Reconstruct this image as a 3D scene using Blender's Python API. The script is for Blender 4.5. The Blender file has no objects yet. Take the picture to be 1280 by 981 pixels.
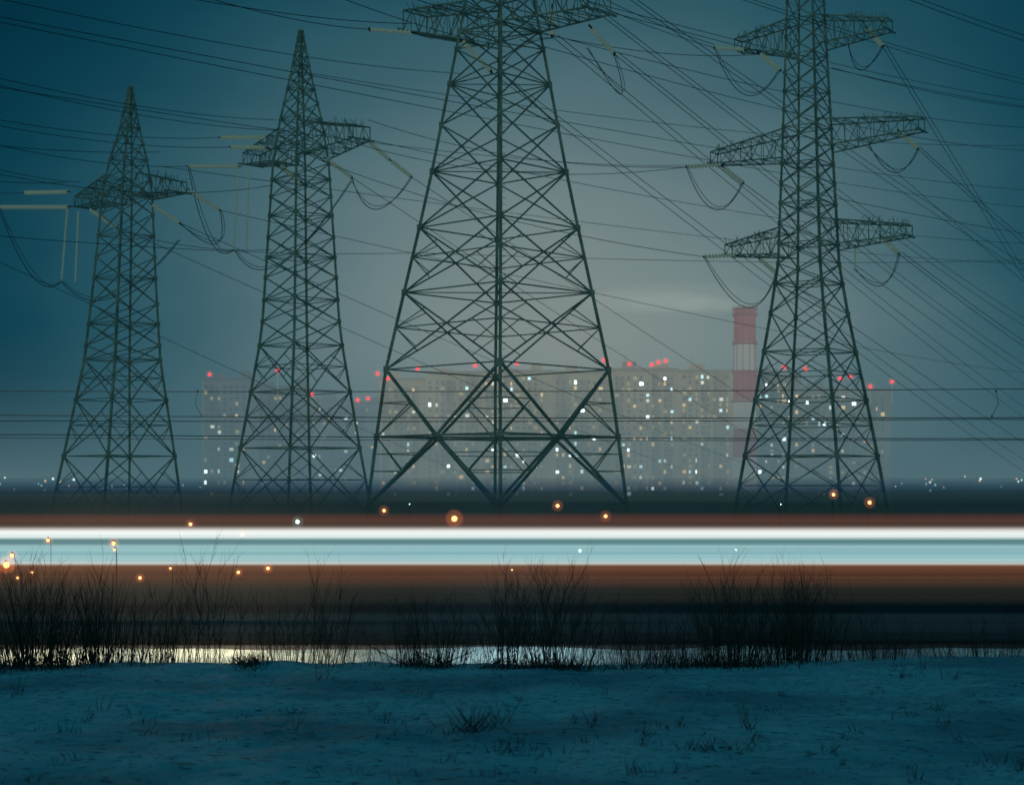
import bpy, math, random
from mathutils import Vector, noise
random.seed(7)
S=bpy.context.scene
S.view_settings.view_transform='Standard'; S.view_settings.look='None'; S.view_settings.exposure=0
EYE=5.0; F=2133.0
def W(px,py,d):   # unprojects image pixel coordinates at an assumed depth -> metres
    return Vector(((px-640)/F*d, d, EYE+(615-py)/F*d))
def lin(c): 
    return tuple(((v/255)/12.92 if v/255<=0.04045 else ((v/255+0.055)/1.055)**2.4) for v in c)+(1,)
# ---------------------------------------------------------------- helpers
def mat(name): 
    m=bpy.data.materials.new(name); m.use_nodes=True; nt=m.node_tree; nt.nodes.clear()
    o=nt.nodes.new('ShaderNodeOutputMaterial'); return m,nt,nt.nodes,nt.links,o
def N(ns,t,**k):
    n=ns.new(t)
    for a,b in k.items(): setattr(n,a,b)
    return n
def pbr(name,c1,c2,scale=3,rough=0.6,metal=0,bump=0,emis=None,es=0,coord='Object',spec=.5):
    m,nt,ns,L,o=mat(name)
    p=N(ns,'ShaderNodeBsdfPrincipled'); tc=N(ns,'ShaderNodeTexCoord'); no=N(ns,'ShaderNodeTexNoise')
    no.inputs['Scale'].default_value=scale; no.inputs['Detail'].default_value=5
    L.new(tc.outputs[coord],no.inputs['Vector'])
    r=N(ns,'ShaderNodeValToRGB'); r.color_ramp.elements[0].position=.35; r.color_ramp.elements[1].position=.65
    r.color_ramp.elements[0].color=tuple(c1)+(1,); r.color_ramp.elements[1].color=tuple(c2)+(1,)
    L.new(no.outputs['Fac'],r.inputs[0]); L.new(r.outputs[0],p.inputs['Base Color'])
    p.inputs['Roughness'].default_value=rough; p.inputs['Metallic'].default_value=metal; p.inputs['Specular IOR Level'].default_value=spec
    if emis: p.inputs['Emission Color'].default_value=emis; p.inputs['Emission Strength'].default_value=es; m.cycles.emission_sampling='NONE'
    if bump:
        b=N(ns,'ShaderNodeBump'); b.inputs['Strength'].default_value=bump; L.new(no.outputs['Fac'],b.inputs['Height']); L.new(b.outputs[0],p.inputs['Normal'])
    L.new(p.outputs[0],o.inputs[0]); return m
def glowmat(name,col,st,sample=False):
    m,nt,ns,L,o=mat(name); e=N(ns,'ShaderNodeEmission'); e.inputs[0].default_value=col; e.inputs[1].default_value=st
    L.new(e.outputs[0],o.inputs[0])
    if not sample: m.cycles.emission_sampling='NONE'
    return m
def fogglow(name,col,st):
    m,nt,ns,L,o=mat(name); e=N(ns,'ShaderNodeEmission'); e.inputs[0].default_value=col; e.inputs[1].default_value=st
    L.new(e.outputs[0],o.inputs['Volume']); m.cycles.emission_sampling='NONE'; return m
class MB:
    def __init__(s): s.v=[];s.f=[];s.mi=[]
    def add(s,vs,fs,mi=0):
        b=len(s.v); s.v+=[tuple(v) for v in vs]
        for f in fs: s.f.append(tuple(b+i for i in f)); s.mi.append(mi)
    def box(s,x0,x1,y0,y1,z0,z1,mi=0):
        s.add([(x0,y0,z0),(x1,y0,z0),(x1,y1,z0),(x0,y1,z0),(x0,y0,z1),(x1,y0,z1),(x1,y1,z1),(x0,y1,z1)],
              [(0,3,2,1),(4,5,6,7),(0,1,5,4),(1,2,6,5),(2,3,7,6),(3,0,4,7)],mi)
    def beam(s,p,q,w,mi=0,n=4):
        p=Vector(p);q=Vector(q); s.tube([p,q],[w/2*1.3,w/2*1.3],n,mi)
    def tube(s,pts,rad,n=4,mi=0,cap=True):
        pts=[Vector(p) for p in pts]; vs=[];fs=[]
        for i,p in enumerate(pts):
            d=(pts[min(i+1,len(pts)-1)]-pts[max(i-1,0)])
            if d.length<1e-6: d=Vector((0,0,1))
            d.normalize(); a=d.cross(Vector((0,0,1)))
            if a.length<.05: a=d.cross(Vector((1,0,0)))
            a.normalize(); b=d.cross(a)
            for k in range(n):
                t=2*math.pi*(k+.5)/n; vs.append(p+(a*math.cos(t)+b*math.sin(t))*rad[i])
        for i in range(len(pts)-1):
            for k in range(n):
                fs.append((i*n+k,i*n+(k+1)%n,(i+1)*n+(k+1)%n,(i+1)*n+k))
        if cap: fs.append(tuple(range(n-1,-1,-1))); fs.append(tuple((len(pts)-1)*n+k for k in range(n)))
        s.add(vs,fs,mi)
    def sphere(s,c,r,mi=0,nu=10,nv=6,sc=(1,1,1)):
        vs=[];fs=[]
        for j in range(nv+1):
            ph=math.pi*j/nv
            for i in range(nu):
                th=2*math.pi*i/nu
                vs.append((c[0]+r*sc[0]*math.sin(ph)*math.cos(th),c[1]+r*sc[1]*math.sin(ph)*math.sin(th),c[2]+r*sc[2]*math.cos(ph)))
        for j in range(nv):
            for i in range(nu):
                a=j*nu+i;b=j*nu+(i+1)%nu
                fs.append((a,a+nu,b+nu,b))
        s.add(vs,fs,mi)
    def obj(s,name,mats,parent=None,smooth=False):
        me=bpy.data.meshes.new(name); me.from_pydata(s.v,[],s.f)
        for m in mats: me.materials.append(m)
        me.polygons.foreach_set('material_index',s.mi)
        if smooth: me.polygons.foreach_set('use_smooth',[True]*len(s.f))
        me.update(); o=bpy.data.objects.new(name,me); S.collection.objects.link(o)
        if parent: o.parent=parent
        return o
def empty(name):
    e=bpy.data.objects.new(name,None); S.collection.objects.link(e); return e
def lerp(a,b,t): return a+(b-a)*t
def interp(tab,x):
    if x<=tab[0][0]: return tab[0][1]
    for (a,b),(c,d) in zip(tab,tab[1:]):
        if x<=c: return b+(d-b)*(x-a)/(c-a)
    return tab[-1][1]
# ---------------------------------------------------------------- world
w=bpy.data.worlds.new("World"); S.world=w; w.use_nodes=True
nt=w.node_tree; ns=nt.nodes; L=nt.links; ns.clear()
out=N(ns,'ShaderNodeOutputWorld'); add=N(ns,'ShaderNodeAddShader')
sky=N(ns,'ShaderNodeTexSky'); sky.sky_type='NISHITA'; sky.sun_disc=False
sky.sun_elevation=math.radians(-4); sky.sun_rotation=math.radians(200)
b1=N(ns,'ShaderNodeBackground'); b1.inputs[1].default_value=0.05; L.new(sky.outputs[0],b1.inputs[0])
b2=N(ns,'ShaderNodeBackground'); b2.inputs[1].default_value=1.0
tc=N(ns,'ShaderNodeTexCoord')
c=Vector((.035,1,.082)).normalized()
sub=N(ns,'ShaderNodeVectorMath',operation='SUBTRACT'); sub.inputs[1].default_value=c
mul=N(ns,'ShaderNodeVectorMath',operation='MULTIPLY'); mul.inputs[1].default_value=(1/.36,1/.5,1/.29)
ln=N(ns,'ShaderNodeVectorMath',operation='LENGTH')
L.new(tc.outputs['Generated'],sub.inputs[0]); L.new(sub.outputs[0],mul.inputs[0]); L.new(mul.outputs[0],ln.inputs[0])
nz=N(ns,'ShaderNodeTexNoise'); nz.inputs['Scale'].default_value=5; nz.inputs['Detail'].default_value=4
mp=N(ns,'ShaderNodeMapping'); mp.inputs['Scale'].default_value=(1,1,3); L.new(tc.outputs['Generated'],mp.inputs[0]); L.new(mp.outputs[0],nz.inputs['Vector'])
ma=N(ns,'ShaderNodeMath',operation='MULTIPLY_ADD'); ma.inputs[1].default_value=.2; ma.inputs[2].default_value=-.1
L.new(nz.outputs['Fac'],ma.inputs[0]); ad=N(ns,'ShaderNodeMath',operation='ADD'); L.new(ma.outputs[0],ad.inputs[0]); L.new(ln.outputs['Value'],ad.inputs[1])
dv=N(ns,'ShaderNodeMath',operation='DIVIDE'); dv.inputs[1].default_value=2.5; L.new(ad.outputs[0],dv.inputs[0])
rp=N(ns,'ShaderNodeValToRGB'); cr=rp.color_ramp; cr.interpolation='B_SPLINE'
stops=[(0,(132,143,140)),(.25,(116,134,135)),(.45,(88,116,122)),(.67,(46,90,103)),(.85,(14,68,84)),(1.05,(0,48,66)),(1.3,(0,31,46)),(1.7,(0,42,58)),(2.4,(0,66,84))]
while len(cr.elements)<len(stops): cr.elements.new(.5)
for e,(p,cc) in zip(cr.elements,stops): e.position=p/2.5
for e,(p,cc) in zip(cr.elements,stops): e.position=p/2.5; e.color=lin(cc)
L.new(dv.outputs[0],rp.inputs[0]); L.new(rp.outputs[0],b2.inputs[0])
L.new(b1.outputs[0],add.inputs[0]); L.new(b2.outputs[0],add.inputs[1]); L.new(add.outputs[0],out.inputs[0])
sun=bpy.data.lights.new('sun','SUN'); sun.energy=.18; sun.angle=math.radians(10); sun.color=(.55,1,.75)
so=bpy.data.objects.new('sun',sun); S.collection.objects.link(so); so.rotation_euler=(math.radians(81),0,math.radians(-25))
# ---------------------------------------------------------------- ground
def gz(x,y):
    if y<60:
        ridge=25+1.2*noise.noise((x*.12,3,0))
        base=5-366*12/F-0.0354*(y-12)
        xr=x/ max(y,1)*F+640
        base+=.10*max(0,min(1,(xr-900)/300))*max(0,min(1,(y-15)/8))
        base+=.06*noise.noise((x*.35,y*.25,0))+.04*noise.noise((x*1.3,y*.8,5))+.022*noise.noise((x*4,y*3,5))+.012*noise.noise((x*9,y*7,2))
        t=(y-ridge)/9; t=max(0,min(1,t)); t=t*t*(3-2*t)
        low=.2+max(0,min(1,(y-38)/9))*.46+.14*noise.noise((x*.4,y*.5,9))
        if y>47.8: low=.55
        return base*(1-t)+low*t
    return .35 if y>64 else .55-(y-60)/4*.2
ys=[-30,-15,-5,0]; y=2.
while y<60: ys.append(y); y+=.14 if y<30 else .5
y=60
while y<5000: ys.append(y); y*=1.12
xs=[0]; x=0
while x<3500:
    x+= .12 if x<9 else (1. if x<60 else x*.15); xs.append(x)
xs=[-a for a in xs[:0:-1]]+xs
v=[(x,y,gz(x,y)) for y in ys for x in xs]; nx=len(xs)
f=[(j*nx+i,j*nx+i+1,(j+1)*nx+i+1,(j+1)*nx+i) for j in range(len(ys)-1) for i in range(nx-1)]
m,nt,ns,L,o=mat('snow'); p=N(ns,'ShaderNodeBsdfPrincipled'); tc=N(ns,'ShaderNodeTexCoord')
n1=N(ns,'ShaderNodeTexNoise'); n1.inputs['Scale'].default_value=.35; n1.inputs['Detail'].default_value=8
n2=N(ns,'ShaderNodeTexNoise'); n2.inputs['Scale'].default_value=9; n2.inputs['Detail'].default_value=8; n2.inputs['Roughness'].default_value=.7
n3=N(ns,'ShaderNodeTexNoise'); n3.inputs['Scale'].default_value=2.2; n3.inputs['Detail'].default_value=6
for n in (n1,n2,n3): L.new(tc.outputs['Object'],n.inputs['Vector'])
r1=N(ns,'ShaderNodeValToRGB'); r1.color_ramp.elements[0].position=.38; r1.color_ramp.elements[1].position=.56
r1.color_ramp.elements[0].color=(.34,.48,.54,1); r1.color_ramp.elements[1].color=(.68,.86,.88,1); L.new(n1.outputs['Fac'],r1.inputs[0])
r2=N(ns,'ShaderNodeValToRGB'); r2.color_ramp.elements[0].position=.37; r2.color_ramp.elements[1].position=.46
r2.color_ramp.elements[0].color=(.25,.25,.24,1); r2.color_ramp.elements[1].color=(1,1,1,1); L.new(n2.outputs['Fac'],r2.inputs[0])
mx=N(ns,'ShaderNodeMix',data_type='RGBA',blend_type='MULTIPLY'); mx.inputs[0].default_value=1
L.new(r1.outputs[0],mx.inputs[6]); L.new(r2.outputs[0],mx.inputs[7]); L.new(mx.outputs[2],p.inputs['Base Color'])
p.inputs['Roughness'].default_value=.7; p.inputs['Specular IOR Level'].default_value=.3
bp=N(ns,'ShaderNodeBump'); bp.inputs['Strength'].default_value=.9; bp.inputs['Distance'].default_value=.16; L.new(n3.outputs['Fac'],bp.inputs['Height'])
bp2=N(ns,'ShaderNodeBump'); bp2.inputs['Strength'].default_value=.5; bp2.inputs['Distance'].default_value=.03; L.new(n2.outputs['Fac'],bp2.inputs['Height']); L.new(bp.outputs[0],bp2.inputs['Normal'])
L.new(bp2.outputs[0],p.inputs['Normal']); L.new(p.outputs[0],o.inputs[0]); snow=m
me=bpy.data.meshes.new('snowy_ground'); me.from_pydata(v,[],f); me.materials.append(snow); me.polygons.foreach_set('use_smooth',[True]*len(f)); me.update()
g=bpy.data.objects.new('snowy_ground',me); S.collection.objects.link(g)
# low layer of ground fog over the far field (homogeneous, level top at 30 m)
m,nt,ns,L,o=mat('ground_fog'); a=N(ns,'ShaderNodeVolumeAbsorption'); a.inputs[0].default_value=(0,0,0,1); a.inputs[1].default_value=.0013
e=N(ns,'ShaderNodeEmission'); e.inputs[0].default_value=lin((78,107,115)); e.inputs[1].default_value=.0013
sh=N(ns,'ShaderNodeAddShader'); L.new(a.outputs[0],sh.inputs[0]); L.new(e.outputs[0],sh.inputs[1]); L.new(sh.outputs[0],o.inputs['Volume']); m.cycles.emission_sampling='NONE'
mb=MB(); mb.box(-2500,2500,260,2600,-3,30); mb.obj('fog_bank',[m])
# ---------------------------------------------------------------- railway
steelr=pbr('rail_steel',(.06,.05,.05),(.12,.11,.1),5,.5,.6)
ball=pbr('ballast',(.05,.05,.055),(.16,.17,.19),12,.9,0,.8)
conc=pbr('concrete',(.25,.25,.24),(.4,.39,.37),4,.85,0,.2)
slp=pbr('sleeper_wood',(.03,.028,.025),(.06,.055,.05),4,.9,0,.2)
rt=empty('railway_track')
mb=MB(); mb.add([(-300,47.6,.50),(300,47.6,.50),(300,48.4,.62),(-300,48.4,.62),(300,51.6,.62),(-300,51.6,.62),(300,52.4,.50),(-300,52.4,.50)],[(0,1,2,3),(3,2,4,5),(5,4,6,7)])
mb.obj('ballast_bed',[ball],rt)
mb=MB()
for i in range(-250,250): mb.box(i*.6-.12,i*.6+.12,48.75,51.25,.6,.632)
mb.obj('sleepers',[slp],rt)
mb=MB()
for yy in (49.24,50.76):
    mb.box(-300,300,yy-.07,yy+.07,.636,.65); mb.box(-300,300,yy-.01,yy+.01,.65,.77); mb.box(-300,300,yy-.035,yy+.035,.77,.82)
mb.obj('rails',[steelr],rt)
# train: long exposure of a passing train, horizontal bands of light along its sides
def tz(yp): return (EYE+(615-yp)*48.5/F-.7)/4.75
m,nt,ns,L,o=mat('moving_train_side'); tc=N(ns,'ShaderNodeTexCoord'); sp=N(ns,'ShaderNodeSeparateXYZ'); L.new(tc.outputs['Object'],sp.inputs[0])
m1=N(ns,'ShaderNodeMath',operation='SUBTRACT'); m1.inputs[1].default_value=.7; L.new(sp.outputs['Z'],m1.inputs[0])
m2=N(ns,'ShaderNodeMath',operation='DIVIDE'); m2.inputs[1].default_value=4.75; L.new(m1.outputs[0],m2.inputs[0])
bands=[(800,(6,20,26)),(785,(12,28,34)),(768,(14,32,38)),(764,(0,10,16)),(757,(0,10,16)),(751,(24,29,29)),(735,(38,38,34)),(728,(66,48,38)),(716,(92,58,41)),(707,(112,73,52)),(703.5,(215,228,222)),(700.5,(158,200,204)),(691,(140,188,194)),(683,(164,208,212)),(679,(84,128,132)),(675,(92,136,140)),(671,(232,248,246)),(664,(255,255,252)),(660.5,(150,146,136)),(657.5,(76,56,48)),(650,(90,58,47)),(645,(66,47,41)),(641,(24,38,38)),(630,(14,36,40)),(617,(20,42,46)),(612,(8,38,58)),(604,(10,44,68)),(596,(24,58,82))]
rp=N(ns,'ShaderNodeValToRGB'); cr=rp.color_ramp
while len(cr.elements)<len(bands): cr.elements.new(.99)
for e,(yp,cc) in zip(cr.elements,bands): e.position=tz(yp)
for e,(yp,cc) in zip(cr.elements,bands): e.position=tz(yp); e.color=lin(cc)
L.new(m2.outputs[0],rp.inputs[0])
al=[(800,.8),(770,.93),(728,.9),(706,.8),(700,.82),(664,.85),(658,.72),(642,.75),(616,.7),(612,.5),(602,.2),(596,.05)]
ra=N(ns,'ShaderNodeValToRGB'); cr=ra.color_ramp
while len(cr.elements)<len(al): cr.elements.new(.99)
for e,(yp,a) in zip(cr.elements,al): e.position=tz(yp)
for e,(yp,a) in zip(cr.elements,al): e.position=tz(yp); e.color=(a,a,a,1)
L.new(m2.outputs[0],ra.inputs[0])
mp=N(ns,'ShaderNodeMapping'); mp.inputs['Scale'].default_value=(.012,0.3,9); L.new(tc.outputs['Object'],mp.inputs[0])
nz=N(ns,'ShaderNodeTexNoise'); nz.inputs['Scale'].default_value=1; nz.inputs['Detail'].default_value=4; nz.inputs['Roughness'].default_value=.6; L.new(mp.outputs[0],nz.inputs['Vector'])
mr=N(ns,'ShaderNodeMapRange'); mr.inputs[1].default_value=.3; mr.inputs[2].default_value=.7; mr.inputs[3].default_value=.70; mr.inputs[4].default_value=1.14; L.new(nz.outputs['Fac'],mr.inputs[0])
p=N(ns,'ShaderNodeBsdfPrincipled'); p.inputs['Base Color'].default_value=(.008,.009,.01,1); p.inputs['Roughness'].default_value=.8; p.inputs['Specular IOR Level'].default_value=.05
L.new(rp.outputs[0],p.inputs['Emission Color']); L.new(mr.outputs[0],p.inputs['Emission Strength'])
tr=N(ns,'ShaderNodeBsdfTransparent'); mix=N(ns,'ShaderNodeMixShader'); L.new(ra.outputs[0],mix.inputs[0]); L.new(tr.outputs[0],mix.inputs[1]); L.new(p.outputs[0],mix.inputs[2]); L.new(mix.outputs[0],o.inputs[0])
trainm=m
prof=[(48.75,.75),(48.75,1.25),(48.5,1.35),(48.5,4.6),(48.56,4.95),(48.8,5.2),(49.3,5.36),(50,5.42),(50.7,5.36),(51.2,5.2),(51.44,4.95),(51.5,4.6),(51.5,1.35),(51.25,1.25),(51.25,.75)]
tr=empty('passing_train')
mb=MB(); k=len(prof); rings=[(-150,.55),(-149,.8),(-146,1),(146,1),(149,.8),(150,.55)]
vs=[(X,50+(a-50)*s,.75+(b-.75)*(.5+.5*s)) for X,s in rings for a,b in prof]
fs=[(i*k+j,(i+1)*k+j,(i+1)*k+j+1,i*k+j+1) for i in range(len(rings)-1) for j in range(k-1)]
fs+= [tuple(range(k)),tuple((len(rings)-1)*k+j for j in range(k-1,-1,-1))]
mb.add(vs,fs); mb.obj('body_and_windows',[trainm],tr)
mb=MB()
dark=pbr('wheel_steel',(.01,.01,.01),(.02,.02,.02),6,.8,.0)
for i in range(-11,12):
    for ox in (-9,-6.4,4,6.6):
        X=i*26/2+ox*.5
        for yy in (49.24,50.76): mb.tube([(X,yy-.07,1.27),(X,yy+.07,1.27)],[.45,.45],16)
mb.obj('wheels',[dark],tr)
# catenary
wirem=pbr('wire_metal',(.025,.05,.06),(.04,.075,.085),2,.7,.0)
def cable(mb,a,b,sag,r,n=24):
    a=Vector(a);b=Vector(b)
    pts=[a.lerp(b,t/n)-Vector((0,0,4*sag*(t/n)*(1-t/n))) for t in range(n+1)]
    mb.tube(pts,[r]*len(pts),5,0)
mb=MB()
for (y0,y1,d,r) in [(489,486,50,.012),(519,522,50,.014),(526,524,54,.013),(543,548,54,.014),(547,550,50.2,.010)]:
    za=EYE+(615-y0)/F*d; zb=EYE+(615-y1)/F*d
    cable(mb,(-15,d,za),(15,d,zb),.04,r); cable(mb,(-70,d,za+.1),(-15,d,za),.1,r); cable(mb,(15,d,zb),(70,d,zb),.1,r)
for px,dx in ((247,-.12),(1245,.12)):
    a=W(px,489,50); b=W(px,520,50); mid=(a+b)/2+Vector((dx*.6,0,0))
    mb.tube([a,mid,b+Vector((-dx,0,0))],[.010]*3,4); mb.box(a.x-.02,a.x+.02,49.97,50.03,a.z-.03,a.z+.03); mb.box(b.x-dx-.015,b.x-dx+.015,49.97,50.03,b.z-.03,b.z+.03)
mb.obj('railway_overhead_wires',[wirem])
# ---------------------------------------------------------------- towers
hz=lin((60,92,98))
steel=pbr('galvanised_steel',(.15,.17,.13),(.40,.39,.28),.9,.65,.0,0,hz,.05)  # weak emission adds atmospheric haze to the steel colour
insm=pbr('insulator_glass',(.5,.58,.46),(.68,.72,.58),3,.4,0,0,lin((130,146,126)),.20)  # emission paints in the pale lit look; the glass is no light source
padm=conc
def insulator(mb,p,q,r=.17,gap=.22):
    p=Vector(p);q=Vector(q); d=(q-p); Ln=d.length; side=d.cross(Vector((0,0,1)))
    if side.length<.1: side=Vector((1,0,0))
    side.normalize()
    for s in (-1,1):
        if gap==0 and s==1: break
        a=p+side*gap*s; n=max(6,int(Ln/.24)); pts=[];rd=[]
        for i in range(n):
            for t,rr in ((0,.35),(.25,1),(.55,.9),(.75,.35)):
                pts.append(a+d*((i+t)/n)); rd.append(r*rr)
        mb.tube(pts,rd,8)
def loop(mb,p,m,q,r,n=14):
    p,m,q=Vector(p),Vector(m),Vector(q); c=m*2-(p+q)/2
    pts=[p*(1-t)**2+c*2*t*(1-t)+q*t*t for t in [i/n for i in range(n+1)]]
    mb.tube(pts,[r]*len(pts),5)
def tower(d,outline,levels,rot,k0,leg,br,lean=0,ktype=0,peak=None,arms=(),subs=True):
    """outline: (y, axis x, half width) in image pixels; levels: panel boundaries"""
    E=empty('transmission_tower'); mb=MB()
    s=d/F; zof=lambda y: EYE+(615-y)*s
    ox=[(o[0],o[1]) for o in outline]; oh=[(o[0],o[2]) for o in outline]
    def P(y,k,f=1.0):
        R=interp(oh,y)*s; a=math.radians(rot+90*k)
        return Vector(((interp(ox,y)-640)*s+R*math.cos(a)*f, d+R*math.sin(a)*f, zof(y)))
    lv=levels  # from bottom (large y) to top
    for i in range(len(lv)-1):
        ya,yb=lv[i],lv[i+1]; tk=leg*(1-.45*i/len(lv)); tb=br*(1-.3*i/len(lv))
        for k in range(4):
            mb.beam(P(ya,k),P(yb,k),tk)
            A,B,C,D=P(ya,k),P(ya,k+1),P(yb,k),P(yb,k+1)
            if i==0 and ktype:      # V bracing to mid node above
                M=(C+D)/2; mb.beam(A,M,tb*1.7); mb.beam(B,M,tb*1.7); mb.beam(C,D,tb*1.3)
                for (Q,T) in ((A,C),(B,D)):
                    mb.beam(Q.lerp(M,.5),Q.lerp(T,.5),tb*.7); mb.beam(Q.lerp(M,.5),T,tb*.7); mb.beam(Q.lerp(M,.75),Q.lerp(T,.75),tb*.6)
                mb.beam(M,(P(yb,k+1)+P(yb,k+2))/2,tb*.9)
            elif i==1 and ktype:
                M=(A+B)/2; mb.beam(C,M,tb*1.7); mb.beam(D,M,tb*1.7)
                for (Q,T) in ((C,A),(D,B)):
                    mb.beam(Q.lerp(M,.5),Q.lerp(T,.5),tb*.7); mb.beam(Q.lerp(M,.5),T,tb*.7)
            else:
                mb.beam(A,D,tb); mb.beam(B,C,tb)
                wA=(B-A).length; wC=(D-C).length; t=wA/(wA+wC); X=A.lerp(D,t)
                if (zof(yb)-zof(ya))>3.3 and subs:
                    La=A.lerp(C,t); Lb=B.lerp(D,t)
                    mb.beam(La,X,tb*.8); mb.beam(Lb,X,tb*.8)
                    mb.beam(La,A.lerp(X,.5),tb*.6); mb.beam(Lb,B.lerp(X,.5),tb*.6)
                    mb.beam(La,C.lerp(X,.5),tb*.6); mb.beam(Lb,D.lerp(X,.5),tb*.6)
                # gusset plates
                g=tb*.9; mb.box(X.x-g*.6,X.x+g*.6,X.y-g*.6,X.y+g*.6,X.z-g*.6,X.z+g*.6)
            if i%2==0 or (zof(yb)-zof(ya))>3.3: mb.beam(C,D,tb*.9)
        for k in range(4):
            c=P(yb,k); g=tk*.72; mb.box(c.x-g,c.x+g,c.y-g,c.y+g,c.z-g*1.2,c.z+g*1.2)
        if i%2==0: mb.beam(P(yb,0),P(yb,2),tb*.7); mb.beam(P(yb,1),P(yb,3),tb*.7)
    f0=MB()
    for k in range(4):
        b=P(lv[0],k); gzv=gz(b.x,b.y); mb.beam(b,(b.x,b.y,gzv+.4),leg*1.2)
        f0.tube([(b.x,b.y,gzv-.6),(b.x,b.y,gzv+.35),(b.x,b.y,gzv+.6)],[.75,.75,.45],4)
    # climbing steps up one leg
    y=lv[0]
    while y>lv[-1]:
        c=P(y,3); mb.beam(c,c+Vector((.28,-.1,0)),.025); y-=8
    # crossarms
    for (side,yb,yt,dx,ty,th,tw) in arms:
        ax=interp(ox,yb); a=math.radians(rot-45 if side>0 else rot+135); dr=Vector((math.cos(a),math.sin(a),0)); pr=Vector((-dr.y,dr.x,0))
        k1,k2=(3,4) if side>0 else (1,2)
        Ln=abs(dx)*s/abs(math.cos(a)); cen=Vector(((ax-640)*s,d,0))
        tip=cen+dr*Ln; tz_=EYE+(615-ty)*tip.y/F
        b1,b2=P(yb,k1),P(yb,k2); t1,t2=P(yt,k1),P(yt,k2)
        if (b2-b1).dot(pr)<0: b1,b2,t1,t2=b2,b1,t2,t1
        e1=tip-pr*tw; e2=tip+pr*tw; e1.z=e2.z=tz_; u1=e1+Vector((0,0,th)); u2=e2+Vector((0,0,th))
        w_=br*.95; n=7
        for q,e in ((b1,e1),(b2,e2),(t1,u1),(t2,u2)): mb.beam(q,e,w_*1.2)
        mb.beam(e1-pr*.5,e2+pr*.5,w_*1.4); mb.beam(u1,u2,w_); mb.beam(e1,u1,w_); mb.beam(e2,u2,w_)
        for i in range(n):
            s0,s1=i/n,(i+1)/n
            for (p0,p1,q0,q1) in ((b1,e1,t1,u1),(b2,e2,t2,u2),(b1,e1,b2,e2),(t1,u1,t2,u2)):
                a0=p0.lerp(p1,s0);a1=p0.lerp(p1,s1);c0=q0.lerp(q1,s0);c1=q0.lerp(q1,s1)
                mb.beam(a0,c1,w_*.6) if i%2 else mb.beam(c0,a1,w_*.6)
                mb.beam(a1,c1,w_*.6)
        # bird spikes
        for i in range(26):
            q=u1.lerp(u2,random.random()).lerp(t1.lerp(t2,.5),random.random()*.6); mb.beam(q,q+Vector((random.uniform(-.25,.25),random.uniform(-.2,.2),random.uniform(.3,.65))),.028)
    mb.obj('lattice',[steel],E); f0.obj('foundations',[padm],E)
    return E,P
def fit(E,d,ins,loops,hang=()):
    mi=MB(); ml=MB(); s=d/F
    for (x0,y0,x1,y1) in ins:
        a=W(x0,y0,d);b=W(x1,y1,d*1.004); insulator(mi,a,b,2.7*s,1.9*s)
        e=(b-a).normalized(); ml.beam(a-e*.3,a,.10); ml.box(b.x-.07,b.x+.07,b.y-.2,b.y+.2,b.z-.06,b.z+.06)
    for (x0,y0,x1,y1) in hang:
        insulator(mi,W(x0,y0,d),W(x1,y1,d),1.5*s,0)
    for (x0,y0,xm,ym,x1,y1) in loops:
        loop(ml,W(x0,y0,d),W(xm,ym,d),W(x1,y1,d),.025*d/100)
        loop(ml,W(x0+2,y0,d+.4),W(xm+3,ym-4,d+.4),W(x1-2,y1,d+.4),.018*d/100)
    mi.obj('insulator_strings',[insm],E,smooth=True); ml.obj('jumper_wires',[wirem],E)
# tower 1
T1=150
E,P=tower(T1,[(106,163,1.5),(160,162,12),(215,160,27),(245,159,31),(345,156,38),(450,153,47),(570,149,69),(660,145,85)],
 [655,570,500,450,432,405,380,348,322,295,268,245,225,200,180,160,144,130,118,110],2,0,.22,.092,
 arms=((1,250,218,78,240,.9,.9),(-1,250,218,72,260,.9,.9)))
fit(E,T1,[(237,238,275,263),(190,256,225,279),(84,259,-2,259),(112,262,146,285),(84,240,30,241)],
 [(275,263,270,305,225,279),(-2,259,40,345,77,352),(77,352,140,372,225,300)],[(84,262,77,350),(98,264,94,353)])
# tower 2
E,P=tower(T1,[(36,376,1.5),(90,376,12),(155,376,27),(205,376,35),(295,376,41),(400,376,48),(432,376,52),(560,375,75),(650,375,92)],
 [648,560,490,432,402,375,347,322,297,270,246,225,205,185,168,150,130,112,96,82,70,58,46,40],-2,0,.23,.094,
 arms=((1,200,156,84,174,1.1,.9),(-1,200,160,74,207,1.0,.9)))
fit(E,T1,[(457,174,487,200),(490,202,514,221),(408,199,440,222),(298,208,235,208),(332,185,288,184),(332,172,275,172),(350,208,376,228)],
 [(514,221,470,262,440,222),(235,208,262,300,293,312),(293,312,350,330,440,226)],[(298,212,292,312),(311,212,308,312)])
# tower 3 (nearest)
E,P=tower(100,[(-110,625,26),(0,625,42),(60,625,54),(240,624,89),(460,622,139),(560,622,153),(640,622,163)],
 [632,546,462,366,285,215,157,106,62,40,18,-5,-30,-60,-90,-108],1.7,0,.21,.09,ktype=1,
 arms=((1,40,-5,118,14,1.2,1.0),(-1,48,2,112,42,1.2,1.0)))
fit(E,100,[(740,36,768,68),(578,52,614,90),(514,41,462,37),(690,12,690,46)],
 [(768,70,775,118,735,60),(620,92,650,60,690,48)])
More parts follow.
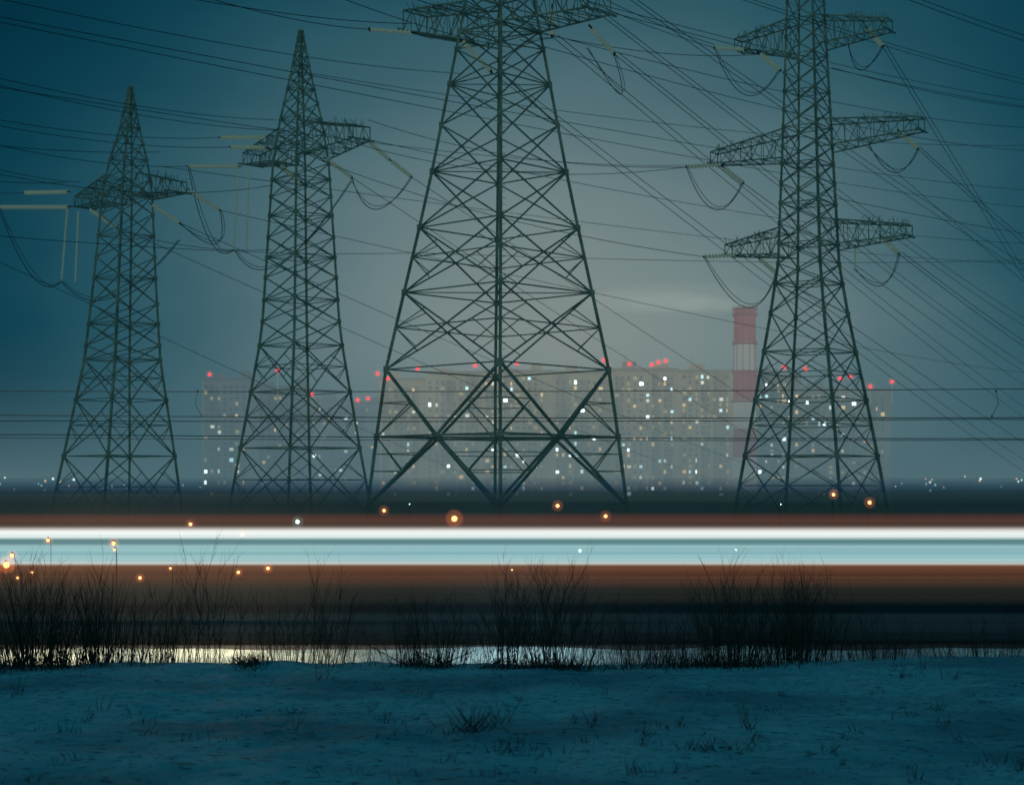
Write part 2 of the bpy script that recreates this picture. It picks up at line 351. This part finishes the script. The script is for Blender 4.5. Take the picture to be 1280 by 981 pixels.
# tower 4
T4=130
E,P=tower(T4,[(-80,1006,20),(0,1007,24),(150,1009,31),(330,1011,40),(400,1012,52),(500,1014,73),(615,1015,96),(660,1015,104)],
 [650,570,500,440,392,355,330,305,280,255,230,205,183,160,138,115,92,70,48,26,4,-20,-45,-75],10,0,.215,.088,
 arms=((1,190,155,122,163,.9,.6),(-1,198,162,108,206,.9,.6),(1,312,278,108,295,.8,.6),(-1,318,285,92,320,.8,.6),(1,62,25,90,38,.8,.6),(-1,66,25,78,64,.8,.6)))
fit(E,T4,[(1125,165,1147,186),(901,206,858,209),(905,210,929,229),(1103,297,1123,317),(919,319,880,321),(950,324,971,342),(1084,36,1103,58),(950,68,975,88),(930,62,893,60)],
 [(858,209,893,262,929,229),(1147,186,1118,216,1086,180),(880,321,932,384,971,342),(1123,317,1102,357,1069,336),(893,60,932,119,975,88),(1103,58,1075,88,1060,50)],[(1069,305,1069,336)])
# ---------------------------------------------------------------- power lines
mb=MB()
lines=[ # x0,y0,d0, x1,y1,d1, sag(m)
(-60,-14,70,575,92,150,1),(-60,10,70,1340,240,420,3),(-60,16,70,1340,262,420,3),(-60,84,90,346,150,150,1),(-60,92,90,346,163,150,1),(-60,139,100,275,172,150,1),(-60,146,100,288,184,150,1),
(-60,168,100,235,208,150,1),(-60,176,110,200,190,150,.5),(-60,196,110,100,228,150,.5),(-60,222,110,84,228,150,.3),(-60,238,110,30,241,150,.2),(-60,258,110,-2,259,150,.2),
(-60,290,110,520,316,200,1),(520,316,200,1340,322,420,2),(140,-20,60,514,30,100,.5),(200,-20,60,462,37,100,.5),(380,-20,70,640,60,110,.5),(-60,205,110,340,232,150,2),
(200,208,150,1340,330,600,4),(275,263,150,1340,470,800,5),(225,279,150,1000,600,870,4),(195,300,150,340,312,150,.6),(514,221,150,1120,600,900,5),(440,222,150,1050,600,880,5),(457,174,150,1340,305,330,4),
(376,90,150,1340,180,300,4),(150,285,150,900,600,870,4),(-60,300,130,600,600,870,1),(-60,100,90,893,205,300,3),
# span from the nearest tower to the far right, in parallel bundles
(614,90,100,1340,625,600,3),(622,88,100,1340,610,600,3),(690,46,100,1340,560,560,3),(697,44,100,1340,546,560,3),(768,68,100,1340,500,500,3),(773,66,100,1340,490,500,3),
(700,-20,95,1340,440,450,3),(707,-20,95,1340,430,450,3),(760,-20,95,1340,372,400,2),(768,-20,95,1340,362,400,2),
(742,10,100,1340,140,240,1.5),(742,4,100,1340,132,240,1.5),(650,50,100,1340,190,260,3),(600,20,95,1340,160,240,3),(690,-20,110,893,60,130,.5),(720,-20,110,893,56,130,.5),
(870,-20,110,1340,118,200,1),(882,-20,110,1340,112,200,1),
(460,150,150,858,209,130,2),(400,165,150,858,209,131,3),(460,-20,80,950,68,130,2),(410,205,150,880,321,130,1.5),
# right tower onward
(1103,58,130,1340,440,420,1),(1107,56,130,1340,428,420,1),(1147,186,130,1340,350,320,1),(1150,184,130,1340,342,320,1),(1123,317,130,1340,470,330,1),(1127,315,130,1340,462,330,1),
(1040,85,130,1340,140,190,1),(1010,240,130,1340,300,200,.5),(1085,-20,100,1340,70,120,.3),(1100,-20,100,1340,62,120,.3),
(929,229,130,1340,520,500,1),(975,88,130,1340,400,500,1),(971,342,130,1340,590,500,1)]
for (x0,y0,d0,x1,y1,d1,sg) in lines:
    a=W(x0,y0,d0); b=W(x1,y1,d1); r0=.018+.00010*(d0-60); r1=.018+.00008*(d1-60)
    n=26; pts=[a.lerp(b,t/n)-Vector((0,0,4*sg*(t/n)*(1-t/n)*.6)) for t in range(n+1)]
    mb.tube(pts,[lerp(r0,r1,t/n) for t in range(n+1)],5)
mb.obj('overhead_power_lines',[wirem])
# ---------------------------------------------------------------- hazy buildings
def hazy(name,base,haze,fac,sc=.05):  # distance haze painted into the material as a constant emission
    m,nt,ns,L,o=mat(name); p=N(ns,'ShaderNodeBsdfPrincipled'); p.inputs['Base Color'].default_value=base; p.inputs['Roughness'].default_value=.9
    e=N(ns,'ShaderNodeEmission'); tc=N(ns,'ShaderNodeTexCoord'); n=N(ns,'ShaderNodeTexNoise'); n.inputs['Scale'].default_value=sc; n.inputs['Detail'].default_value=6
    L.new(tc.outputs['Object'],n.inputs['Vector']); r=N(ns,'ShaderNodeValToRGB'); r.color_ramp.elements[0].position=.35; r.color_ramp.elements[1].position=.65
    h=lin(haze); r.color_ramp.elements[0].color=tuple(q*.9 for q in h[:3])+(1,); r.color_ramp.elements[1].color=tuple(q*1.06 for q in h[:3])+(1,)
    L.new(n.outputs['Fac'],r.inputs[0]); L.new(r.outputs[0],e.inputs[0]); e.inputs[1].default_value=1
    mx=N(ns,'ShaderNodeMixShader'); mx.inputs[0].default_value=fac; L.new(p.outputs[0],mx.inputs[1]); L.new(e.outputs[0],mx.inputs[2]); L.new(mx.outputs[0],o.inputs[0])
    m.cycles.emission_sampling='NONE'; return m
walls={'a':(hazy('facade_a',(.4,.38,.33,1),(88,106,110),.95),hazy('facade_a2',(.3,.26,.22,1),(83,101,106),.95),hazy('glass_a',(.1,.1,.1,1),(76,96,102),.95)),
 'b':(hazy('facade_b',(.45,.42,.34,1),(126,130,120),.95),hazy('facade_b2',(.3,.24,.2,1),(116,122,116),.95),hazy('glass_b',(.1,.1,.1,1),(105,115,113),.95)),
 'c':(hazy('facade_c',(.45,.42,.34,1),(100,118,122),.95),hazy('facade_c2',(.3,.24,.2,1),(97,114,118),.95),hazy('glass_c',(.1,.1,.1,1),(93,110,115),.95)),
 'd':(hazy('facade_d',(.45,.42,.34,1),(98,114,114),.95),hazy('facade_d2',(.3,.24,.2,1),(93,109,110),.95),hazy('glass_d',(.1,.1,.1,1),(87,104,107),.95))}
lit=[glowmat('window_warm',lin((235,208,160)),.95),glowmat('window_white',lin((225,232,218)),1.05),glowmat('window_cool',lin((190,232,242)),1.5),glowmat('window_dim',lin((172,170,145)),.78),glowmat('window_bright',lin((225,250,255)),4.2)]
def block(x0,x1,yt,d,tone,seed,litf=.16):
    rnd=random.Random(seed); E=empty('apartment_building'); s=d/F
    X0,X1=(x0-640)*s,(x1-640)*s; Z=EYE+(615-yt)*s; W1=walls[tone]
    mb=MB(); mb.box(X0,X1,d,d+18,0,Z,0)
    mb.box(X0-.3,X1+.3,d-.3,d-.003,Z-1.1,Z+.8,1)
    x=X0+rnd.uniform(4,9)
    while x<X1-6:
        ww=rnd.uniform(4,9); mb.box(x,x+ww,d+4,d+12,Z+.003,Z+rnd.uniform(2.2,4.8),rnd.choice((0,1))); 
        if rnd.random()<.5: mb.beam((x+1,d+6,Z+3),(x+1,d+6,Z+rnd.uniform(6,9)),.35)
        x+=ww+rnd.uniform(7,18)
    # protruding bays
    bays=[]; x=X0+2
    while x<X1-5:
        ww=rnd.choice((3.2,6.4)); bays.append((x,x+ww)); mb.box(x,x+ww,d-1.2,d-.004,3,Z-rnd.choice((1.2,4)),rnd.choice((1,1,0))); x+=ww+rnd.choice((3.2,6.4,9.6))
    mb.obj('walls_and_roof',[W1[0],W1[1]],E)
    dk=MB(); lt=MB(); sl=MB(); nst=int((Z-4)/2.9); nc=int((X1-X0-2)/3.2)
    for j in range(nst):
        z=3.2+j*2.9
        for i in range(nc):
            xx=X0+1.6+i*3.2; inb=any(a-1<xx<b-.5 for a,b in bays); yy=d-(1.26 if inb else .06)
            ww=rnd.choice((1.2,1.5,2.0)); r=rnd.random(); hh=rnd.choice((1.4,1.6,1.9))
            q=[(xx,yy,z),(xx+ww,yy,z),(xx+ww,yy,z+hh),(xx,yy,z+hh)]
            if r<litf: lt.add(q,[(0,1,2,3)],rnd.choices((0,1,2,3,4),(5,4,3,14,1.2))[0])
            elif rnd.random()<.85: dk.add(q,[(0,1,2,3)])
        sl.box(X0,X1,d-.03,d-.002,z-.75,z-.55)
    dk.obj('dark_windows',[W1[2]],E); lt.obj('lit_windows',lit,E); sl.obj('floor_joints',[W1[1]],E)
B=[(252,318,474,880,'a',.18),(316,386,484,930,'a',.13),(388,440,500,1050,'c',.11),(441,476,503,1060,'c',.12),
(474,531,474,905,'b',.17),(532,602,466,890,'b',.19),(603,690,464,900,'b',.22),(691,764,465,890,'b',.26),(765,848,462,900,'b',.3),(849,921,464,890,'b',.28),
(944,1002,470,910,'d',.2),(1003,1060,486,920,'d',.2),(1061,1114,487,935,'d',.18)]
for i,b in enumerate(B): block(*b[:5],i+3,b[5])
# low far town
def town():
    E=empty('distant_town'); mb=MB(); lt=MB(); rnd=random.Random(4)
    for i in range(170):
        X=rnd.uniform(-750,750); d=rnd.uniform(1500,1750); h=rnd.uniform(6,15); ww=rnd.uniform(15,60)
        mb.box(X,X+ww,d,d+12,0,h)
        for k in range(rnd.randint(1,4)): lt.sphere((X+rnd.uniform(0,ww),d-3,rnd.uniform(6,h+5)),rnd.uniform(.5,1.2),rnd.choice((0,1,2)),6,4)
    tl=[glowmat('town_light_warm',lin((255,205,140)),5),glowmat('town_light_white',lin((225,245,240)),7),glowmat('town_light_cool',lin((150,220,240)),5)]
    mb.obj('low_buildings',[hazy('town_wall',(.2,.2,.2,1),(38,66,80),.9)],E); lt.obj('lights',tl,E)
town()
# chimney
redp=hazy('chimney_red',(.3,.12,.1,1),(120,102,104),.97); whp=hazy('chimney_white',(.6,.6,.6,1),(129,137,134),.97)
E=empty('power_station_chimney'); mb=MB(); d=850; s=d/F; cx=(931-640)*s; R=lambda y: interp([(387,12.6),(430,13),(615,15.5)],y)*s
for a,b,mi in ((387,392,0),(392,428,0),(428,464,1),(464,500,0),(500,536,1),(536,572,0),(572,617,1)):
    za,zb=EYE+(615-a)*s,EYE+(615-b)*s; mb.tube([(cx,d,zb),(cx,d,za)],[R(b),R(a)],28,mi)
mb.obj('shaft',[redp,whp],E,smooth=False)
mb=MB()
for y in (387,394,430,465,502):
    z=EYE+(615-y)*s
    mb.tube([(cx,d,z-.5),(cx,d,z+.5)],[R(y)+1.1]*2,28,0)
    for k in range(14):
        a=k/14*2*math.pi; mb.beam((cx+math.cos(a)*(R(y)+1),d+math.sin(a)*(R(y)+1),z+.5),(cx+math.cos(a)*(R(y)+1),d+math.sin(a)*(R(y)+1),z+1.7),.2)
for k in range(10):
    a=k/10*math.pi*2; mb.tube([(cx+math.cos(a)*R(500)*1.02,d+math.sin(a)*R(500)*1.02,EYE+(615-500)*s),(cx+math.cos(a)*R(390)*1.03,d+math.sin(a)*R(390)*1.03,EYE+(615-390)*s)],[.2,.2],4)
for dx in (-3,0,3): mb.tube([(cx+dx,d,EYE+(615-390)*s),(cx+dx,d,EYE+(615-384)*s)],[1.3,1.3],10)
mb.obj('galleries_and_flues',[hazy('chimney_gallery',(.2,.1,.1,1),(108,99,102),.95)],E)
E=empty('chimney_smoke'); sm=fogglow('smoke_glow',lin((205,205,185)),.0013)
for (px,py,rx,rz) in ((915,384,22,6),(885,381,45,9),(850,378,70,12),(810,376,90,15),(850,374,120,22)):
    mb=MB(); mb.sphere(W(px,py,d+2),1,0,32,16,(rx*s,14,rz*s)); mb.obj('puff',[sm],E,smooth=True)
# aviation lights
redl=glowmat('red_lamp',(1,.05,.06,1),2.2); redg=fogglow('red_fog_glow',(1,.12,.13,1),.03)
mast=walls['b'][1]
for (px,py) in ((262,468),(347,463),(390,493),(447,500),(460,498),(472,467),(485,473),(522,461),(594,457),(646,454),(755,450),(760,457),(787,455),(815,456),(823,453),(832,451),(980,459),(1007,461),(1050,473),(1063,471),(1088,483),(1115,477)):
    dd=902; c=W(px,py,dd); E=empty('aviation_warning_light')
    top=EYE+(615-490)*dd/F
    mb=MB(); mb.tube([(c.x,c.y,top-6),(c.x,c.y,c.z)],[.3,.2],5); mb.obj('mast',[mast],E)
    mb=MB(); mb.sphere(c,.85,0,10,6); mb.obj('lamp',[redl],E)
    mb=MB(); mb.sphere(c,2.3,0,14,8); mb.obj('fog_halo',[redg],E)
# street lamps
pole=pbr('lamp_pole',(.004,.005,.006),(.008,.008,.008),3,1,0,spec=0)
lw=glowmat('lamp_warm',lin((255,185,120)),30); lc=glowmat('lamp_cool',lin((210,255,240)),40); lw1=glowmat('lamp_warm_near',lin((255,195,125)),2.2)
gw=fogglow('warm_fog',lin((255,140,70)),3.2); gc=fogglow('cool_fog',lin((170,240,225)),2); gn=fogglow('warm_fog_near',lin((255,130,60)),.75)
for (px,py,d,sz,cold) in ((238,655,75,.13,0),(372,652,75,.15,1),(480,638,80,.14,0),(568,648,75,.22,0),(697,632,80,.15,0),(757,645,75,.14,0),(1042,618,80,.13,0),(1087,628,80,.15,0),
  (303,668,70,.13,0),(725,688,62,.10,1),(920,687,62,.07,1),(976,630,80,.05,1),(512,630,90,.05,1),
  (335,710,46.6,.075,2),(298,715,46.6,.07,2),(175,722,46.6,.07,2),(213,710,46.6,.05,2),(640,712,46.6,.035,2),
  (8,706,46.3,.13,2),(15,694,46.6,.085,2),(60,675,46.5,.075,2),(142,679,46.5,.085,2),(143,687,47,.05,2),(40,715,46.3,.05,2),(22,722,46.3,.05,2)):
    c=W(px,py,d); E=empty('street_lamp'); gl=gz(c.x,c.y)
    near=cold==2; r=.007 if near else .04
    mb=MB(); mb.tube([(c.x,c.y+.3,gl),(c.x,c.y+.3,c.z-.2),(c.x,c.y+.2,c.z+.05),(c.x,c.y,c.z+.06)],[r*1.2,r,r,r],6)
    hs=sz*.6; mb.tube([(c.x,c.y,c.z+hs+.05),(c.x,c.y,c.z+hs+.02)],[.02,hs*.6],10); mb.obj('pole_and_hood',[pole],E)
    mm,gg=((lw,gw),(lc,gc),(lw1,gn))[cold]
    mb=MB(); mb.sphere(c,sz*(.6 if cold<2 else .65),0,12,8); mb.obj('lamp_globe',[mm],E)
    mb=MB(); mb.sphere(c,sz*1.9,0,16,10); mb.obj('fog_halo',[gg],E)
    if near and (sz>.06 or px==640):
        l=bpy.data.lights.new('bulb','POINT'); l.energy=150 if px<400 else 150; l.color=(1,.74,.45) if px<600 else (.7,.95,1); l.shadow_soft_size=.12
        q=bpy.data.objects.new('bulb',l); q.location=c+Vector((0,-.3,-.15)); S.collection.objects.link(q); q.parent=E
# ---------------------------------------------------------------- vegetation
tw=pbr('dry_stems',(.012,.02,.02),(.05,.05,.036),8,.9)
def stem(mb,base,h,lean,r,rnd,br=2,depth=0):
    n=5; p=Vector(base); d=Vector((lean[0],lean[1],1)).normalized(); pts=[p.copy()]
    for i in range(n):
        d=(d+Vector((rnd.uniform(-.12,.12),rnd.uniform(-.12,.12),rnd.uniform(-.02,.05)))).normalized(); p=p+d*h/n; pts.append(p.copy())
    mb.tube(pts,[r*(1-.8*i/n) for i in range(n+1)],3,0,False)
    if depth<2:
        for b in range(br):
            k=rnd.randint(1,n-1); a=rnd.uniform(0,6.28); l=rnd.uniform(.25,.5)
            stem(mb,pts[k],h*rnd.uniform(.25,.5),(lean[0]+math.cos(a)*.5,lean[1]+math.sin(a)*.5),r*.55,rnd,br-1 if depth else max(1,br-1),depth+1)
def bush(name,px0,px1,d,n,ytop,seed,br=3,spread=.25,rr=.0066,dd=1.2):
    rnd=random.Random(seed); mb=MB(); c0=(px0+px1)/2; hw=(px1-px0)/2
    for i in range(n):
        t=rnd.gauss(0,.45); t=max(-1,min(1,t)); px=c0+t*hw; yy=d+rnd.uniform(-dd,dd); X=(px-640)/F*yy; z=gz(X,yy)-.03
        full=EYE+(615-ytop)*yy/F-z
        h=full*rnd.uniform(.35,1.0)*(1-.3*abs(t)); stem(mb,(X,yy,z),h,(t*spread+rnd.uniform(-.12,.12),rnd.uniform(-.15,.15)),rr*rnd.uniform(.7,1.3),rnd,br)
    mb.obj(name,[tw])
bl=[(-30,110,25,230,696,2),(60,195,25.5,150,702,2),(150,260,26,66,728,2),(225,300,25,18,672,4),(300,440,26,60,728,3),(370,440,25,16,686,4),(470,580,25,60,738,3),(530,600,26,30,743,3),
(595,665,25,46,696,4),(640,735,25,76,698,4),(730,880,26,76,755,3),(860,960,25,120,702,3),(940,1050,25.5,124,694,3),(900,1010,24.6,50,735,3),(1040,1160,26,56,756,2),(1150,1300,26,44,770,2)]
for i,(a,b,d,n,yt,br) in enumerate(bl): bush('dry_bush',a,b,d,n,yt,i+20,br)
# dry grass along the bank and tufts in the snow: one object
rnd=random.Random(99); mb=MB()
for i in range(1700):
    px=rnd.uniform(-60,1340); yy=rnd.uniform(24.2,28); dens=.5+.9*noise.noise((px*.015,1,2)); 
    if rnd.random()>dens: continue
    X=(px-640)/F*yy; h=rnd.uniform(.15,.6)*(1.5 if px<220 else 1)
    stem(mb,(X,yy,gz(X,yy)-.03),h,(rnd.uniform(-.4,.4),rnd.uniform(-.3,.3)),.004,rnd,1,1)
for i in range(1400):   # matted tussocks at the bank edge
    px=rnd.choice((rnd.uniform(500,560),rnd.uniform(600,740),rnd.gauss(690,25),rnd.uniform(760,960),rnd.gauss(880,40),rnd.gauss(310,12),rnd.uniform(-20,90),rnd.uniform(480,1040))); yy=rnd.gauss(24.4,.4)
    X=(px-640)/F*yy; stem(mb,(X,yy,gz(X,yy)-.02),rnd.uniform(.08,.28),(rnd.uniform(-1.6,1.6),rnd.uniform(-.8,.8)),.006,rnd,1,1)
tufts=[(585,912,44,.3),(630,903,8,.36),(125,888,5,.25),(362,912,4,.3),(735,908,6,.25),(935,912,9,.38),(895,940,46,.14),(640,944,26,.11),(300,838,12,.3),(395,850,10,.22),(850,905,8,.15),(1140,835,14,.15),(1135,845,26,.12),(465,890,4,.2),(20,870,8,.25),(235,925,6,.12),(1040,940,9,.1),(1200,925,9,.1),(1100,960,12,.1),(90,950,8,.1),(420,965,10,.1),(820,965,10,.1),(1250,955,14,.12),(980,870,6,.1)]
r5=random.Random(11); tufts+=[(r5.uniform(0,1280),r5.uniform(842,978),r5.randint(2,9),r5.uniform(.04,.16)) for _ in range(90)]
for (px,py,n,h) in tufts:
    d=12.
    for _ in range(30):
        X=(px-640)/F*d; d=(EYE-gz(X,d))*F/(py-615)
    for k in range(n):
        X=(px-640)/F*d+rnd.gauss(0,.15 if n>9 else .05); yy=d+rnd.gauss(0,.12)
        stem(mb,(X,yy,gz(X,yy)-.01),h*rnd.uniform(.4,1.1),(rnd.uniform(-1.2,1.2) if n>9 else rnd.uniform(-.6,.9),rnd.uniform(-.5,.5)),.0042,rnd,1,1)
mb.obj('dry_grass',[tw])
# a fallen branch on the bank
mb=MB(); rnd=random.Random(5)
for i in range(4): 
    b=W(510+i*30,830,24.4); b.z=gz(b.x,b.y); stem(mb,b,.6,(2.6*(1 if i%2 else -1),0,),.011,rnd,3)
mb.obj('fallen_branches',[tw])
# ---------------------------------------------------------------- camera
cd=bpy.data.cameras.new('camera'); cam=bpy.data.objects.new('camera',cd); S.collection.objects.link(cam)
cam.location=(0,0,EYE); cam.rotation_euler=(math.radians(90),0,0); cd.sensor_width=36; cd.lens=36*F/1280; cd.shift_y=124.5/1280
cd.dof.use_dof=True; cd.dof.focus_distance=30; cd.dof.aperture_fstop=2.5
cd.clip_start=.1; cd.clip_end=9000; S.camera=cam
